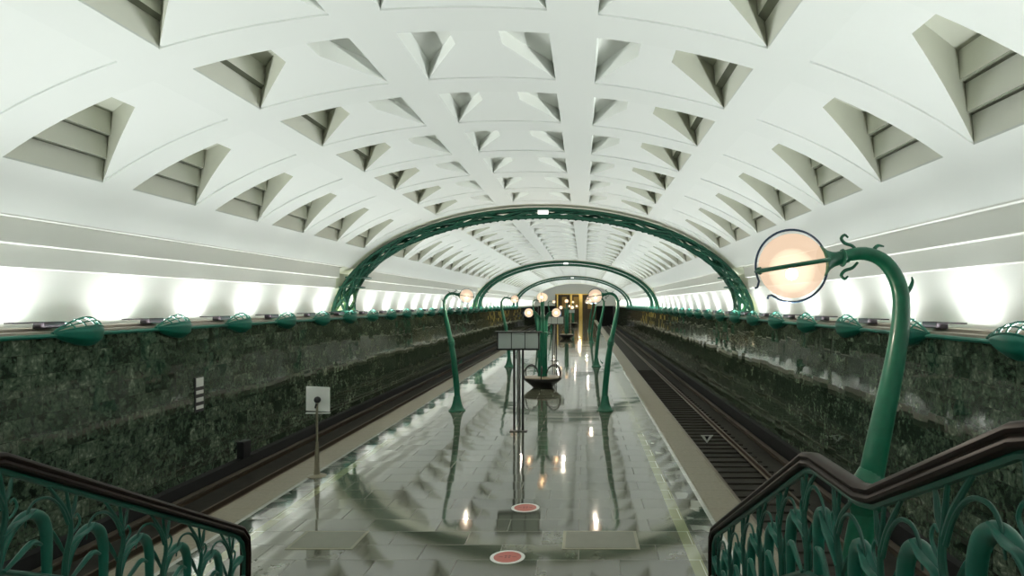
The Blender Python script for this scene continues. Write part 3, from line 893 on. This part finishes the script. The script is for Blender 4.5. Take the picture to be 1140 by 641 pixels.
# ------------------------------------------------------------------ stair railings
HP = [(8.28, .05), (8.30, .60), (8.28, .80), (8.16, .945), (8.0, 1.03), (4.80, 2.655), (4.62, 2.69), (3.86, 2.69), (3.66, 2.73), (2.45, 3.31), (2.25, 3.36), (-5.0, 3.36)]
def rail_z(y):
    pts = sorted([(8.3, .87), (4.72, 2.69), (3.76, 2.69), (2.4, 3.34), (-5, 3.36)])
    for (a, za), (b, zb) in zip(pts[:-1], pts[1:]):
        if a <= y <= b: return za + (zb - za) * (y - a) / (b - a)
    return .87
def sweep_profile(mb, path, prof, x0):
    """path: (y,z) points, prof: (lateral, up) closed profile"""
    P = [Vector((x0, y, z)) for y, z in path]
    n = len(prof); vs = []; fs = []
    for i, p in enumerate(P):
        a = P[max(0, i - 1)]; b = P[min(len(P) - 1, i + 1)]
        d1 = (p - a).normalized() if i else (b - p).normalized(); d2 = (b - p).normalized() if i < len(P) - 1 else d1
        t = (d1 + d2).normalized()
        up = Vector((1, 0, 0)).cross(t)
        k = 1 / max(.5, t.dot(d1))
        for u, v in prof: vs.append(p + Vector((u, 0, 0)) + up * v * k)
    for i in range(len(P) - 1):
        for j in range(n): fs.append((i * n + j, i * n + (j + 1) % n, (i + 1) * n + (j + 1) % n, (i + 1) * n + j))
    fs.append(tuple(range(n))); fs.append(tuple((len(P) - 1) * n + j for j in range(n - 1, -1, -1)))
    mb.add(vs, fs, 0, True)
def make_railing(x0, side):
    out = 1 if side == 'right' else -1
    root = empty('stair_railing', (x0, 8.3, 0)); tag(root, 'green plant-pattern stair railing with dark handrail on the %s' % side, 'railing', 'stair railings')
    ox, oy = x0, 8.3
    # handrail: rounded top with a groove on each side
    prof = []
    half = [(0, .045), (.025, .044), (.046, .034), (.055, .016), (.050, .002), (.041, -.004), (.041, -.012), (.052, -.018), (.060, -.034), (.054, -.052), (.036, -.062), (0, -.064)]
    prof = half + [(-u, v) for u, v in half[-2:0:-1]]
    mb = MB()
    # order path from far end to near, flip so 'up' points up
    path = [(y - oy, z) for y, z in HP][::-1]
    sweep_profile(mb, path, prof, 0)
    o = mb.build('handrail', M['wood'], root, fix=True)
    # inner green strip under the handrail and bottom rail
    mb = MB(); mb.tube([(0, y - oy, z) for y, z in [(8.22, .04), (8.24, .60), (8.20, .76), (8.10, .87), (7.95, .96), (4.78, 2.57), (4.60, 2.61), (3.88, 2.61), (3.68, 2.65), (2.45, 3.23), (2.25, 3.28), (-5, 3.28)]], .026, 8, 1)
    mb.build('top_strip', M['green_dark'], root)
    bot = []
    yy = 8.22
    while yy > 1.4:
        bot.append((0, yy - oy, rail_z(yy) - .84)); yy -= .2
    bot.append((0, -5 - oy, 2.5))
    mb = MB(); mb.tube(bot, .024, 8, 1); mb.build('bottom_rail', M['green_dark'], root)
    ys = [7.92 - .62 * i for i in range(13)]
    for n_, y in enumerate(ys):
        zt_ = rail_z(y) - .07
        sl = -.478 if 4.72 < y else (0 if y > 3.7 else (-.45 if y > 2.4 else 0))
        def P(s, h, w=0.0):     # s: along the railing away from the camera, h above the bottom rail
            yy_ = y + s
            return (w * out, yy_ - oy, rail_z(yy_) - .84 + h)
        top = .775
        # main stem
        mb = MB()
        mb.tube([P(-.05, 0), P(-.03, .2), P(.02, .40), P(0, .58), P(-.03, top - .02)], [.026, .024, .020, .016, .012], 8, 4)
        stem = mb.build('stem', M['green_dark'], root)
        # upper fork
        mb = MB()
        mb.tube([P(0, .50), P(-.06, .60), P(-.16, .69), P(-.27, top)], [.018, .017, .015, .010], 7, 4)
        mb.tube([P(0, .50), P(.05, .60), P(.07, .70), P(.10, top)], [.016, .018, .014, .008], 7, 4)
        mb.build('fork', M['green_dark'], stem)
        # thin drooping tendril
        mb = MB()
        mb.tube([P(-.01, .46), P(-.08, .58), P(-.19, .64), P(-.32, .60), P(-.40, .50), P(-.43, .36)], [.014, .013, .013, .012, .010, .006], 7, 4)
        mb.build('tendril', M['green_dark'], stem)
        # heavy cane arching over away from the stem and ending in a blunt vertical drop
        mb = MB()
        mb.tube([P(-.02, .02, .02), P(.05, .22, .03), P(.16, .40, .03), P(.28, .485, .03), P(.38, .465, .03), P(.425, .36, .03), P(.43, .20, .03), P(.43, .02, .03)], [.026, .030, .036, .042, .046, .044, .040, .036], 10, 4)
        mb.build('cane', M['cane'], root)
        mb = MB()
        mb.tube([P(-.02, .0, -.03), P(.10, .13, -.03), P(.22, .25, -.03), P(.31, .25, -.03)], [.014, .022, .024, .012], 8, 4)
        mb.tube([P(-.02, .26, -.02), P(.07, .36, -.02), P(.16, .42, -.02), P(.27, .52, -.02)], [.012, .026, .028, .010], 8, 4, flat=.5)
        mb.tube([P(.01, .36, .01), P(.09, .44, .01), P(.13, .52, .01), P(.10, .57, .01), (P(.07, .53, .01))], [.010, .011, .010, .009, .006], 7, 4)
        mb.tube([P(-.02, .20, .02), P(-.09, .30, .02), P(-.17, .38, .02), P(-.24, .36, .02)], [.010, .024, .024, .006], 8, 4, flat=.5)
        mb.build('leaf', M['cane'], stem)
    return root
make_railing(SX0, 'left'); make_railing(SX1, 'right')

# ------------------------------------------------------------------ lights
def area(name, loc, rot, sx, sy, power, color=(1, 1, 1), spread=PI):
    l = bpy.data.lights.new(name, 'AREA'); l.shape = 'RECTANGLE'; l.size = sx; l.size_y = sy; l.energy = power; l.color = color; l.spread = spread
    o = bpy.data.objects.new(name, l); col.objects.link(o); o.location = loc; o.rotation_euler = rot
    return o
def aim(loc, d, sx, sy, power, color, spread):
    o = area('vault_uplight', loc, (0, 0, 0), sx, sy, power, color, spread)
    o.rotation_euler = (0, math.atan2(-d[0], -d[2]), 0)
    return o
COOL = (0.95, 1.0, 0.965)
for s in (-1, 1):
    k = -5
    while True:
        y = 12.85 + MOD * k
        if y > Y1 - 2: break
        k += 1
        # emits upwards; rotated so that the normal leans towards the hall axis
        area('ledge_uplight', (s * 9.42, y, 3.36), (0, PI, 0), .10, .8, 23, COOL)
        aim((s * 8.98, y, 3.33), (-s * .77, 0, .64), .12, 2.6, 54, COOL, math.radians(76))
        aim((s * 9.00, y, 3.33), (-s * .12, 0, 1), .10, 2.2, 25, COOL, math.radians(150))
for yc in (30.35, 68.2):
    for s in (-1, 1):
        area('arch_foot_light', (s * 9.45, yc + .1, 3.36), (0, PI, 0), .05, 1.2, 14, (0.85, 1.0, 0.40))
# light of the globes, plus one added fill at the portal
def point(loc, power, color=(1, .72, .45), r=.2):
    l = bpy.data.lights.new('globe_and_fill_light', 'POINT'); l.energy = power; l.color = color; l.shadow_soft_size = r
    o = bpy.data.objects.new('globe_and_fill_light', l); col.objects.link(o); o.location = loc; return o

point((1.0, 145.5, 5.6), 90, (1, .85, .55), .3)  # added warm fill to brighten the golden portal, no lamp stands here
WARM = (1, .86, .70)
point((CX + 1.5, 4.7, 3.70), 16, WARM, .02)
for y in (23.0, 39.0, 63.0, 90.0):
    for s in (-1, 1): point((s * 2.3, y, 3.80), 75, WARM, .02)
for y in (29.4, 70.5, 112.0):
    for s in (-1, 1): point((s * .95, y, 3.3), 75, WARM, .02)
# ------------------------------------------------------------------ world, camera, colour
w = bpy.data.worlds.new('world'); scn.world = w; w.use_nodes = True
w.node_tree.nodes['Background'].inputs[0].default_value = (0.8, 0.85, 0.8, 1)
w.node_tree.nodes['Background'].inputs[1].default_value = 0.15
cam = bpy.data.cameras.new('camera'); co = bpy.data.objects.new('camera', cam); col.objects.link(co)
co.location = (CX, 0, CZ); co.rotation_euler = (PI / 2, 0, 0)
cam.sensor_width = 36; cam.lens = 36 * 720 / 1140
cam.shift_x = -80 / 1140; cam.shift_y = 17.5 / 1140
cam.clip_start = .05; cam.clip_end = 400
scn.camera = co
scn.view_settings.view_transform = 'Standard'
scn.view_settings.look = 'None'
scn.view_settings.exposure = 0.0
scn.cycles.max_bounces = 10
scn.cycles.transparent_max_bounces = 32
scn.cycles.diffuse_bounces = 6
scn.cycles.sample_clamp_indirect = 8
scn.cycles.use_denoising = True
scn.cycles.denoising_prefilter = 'ACCURATE'
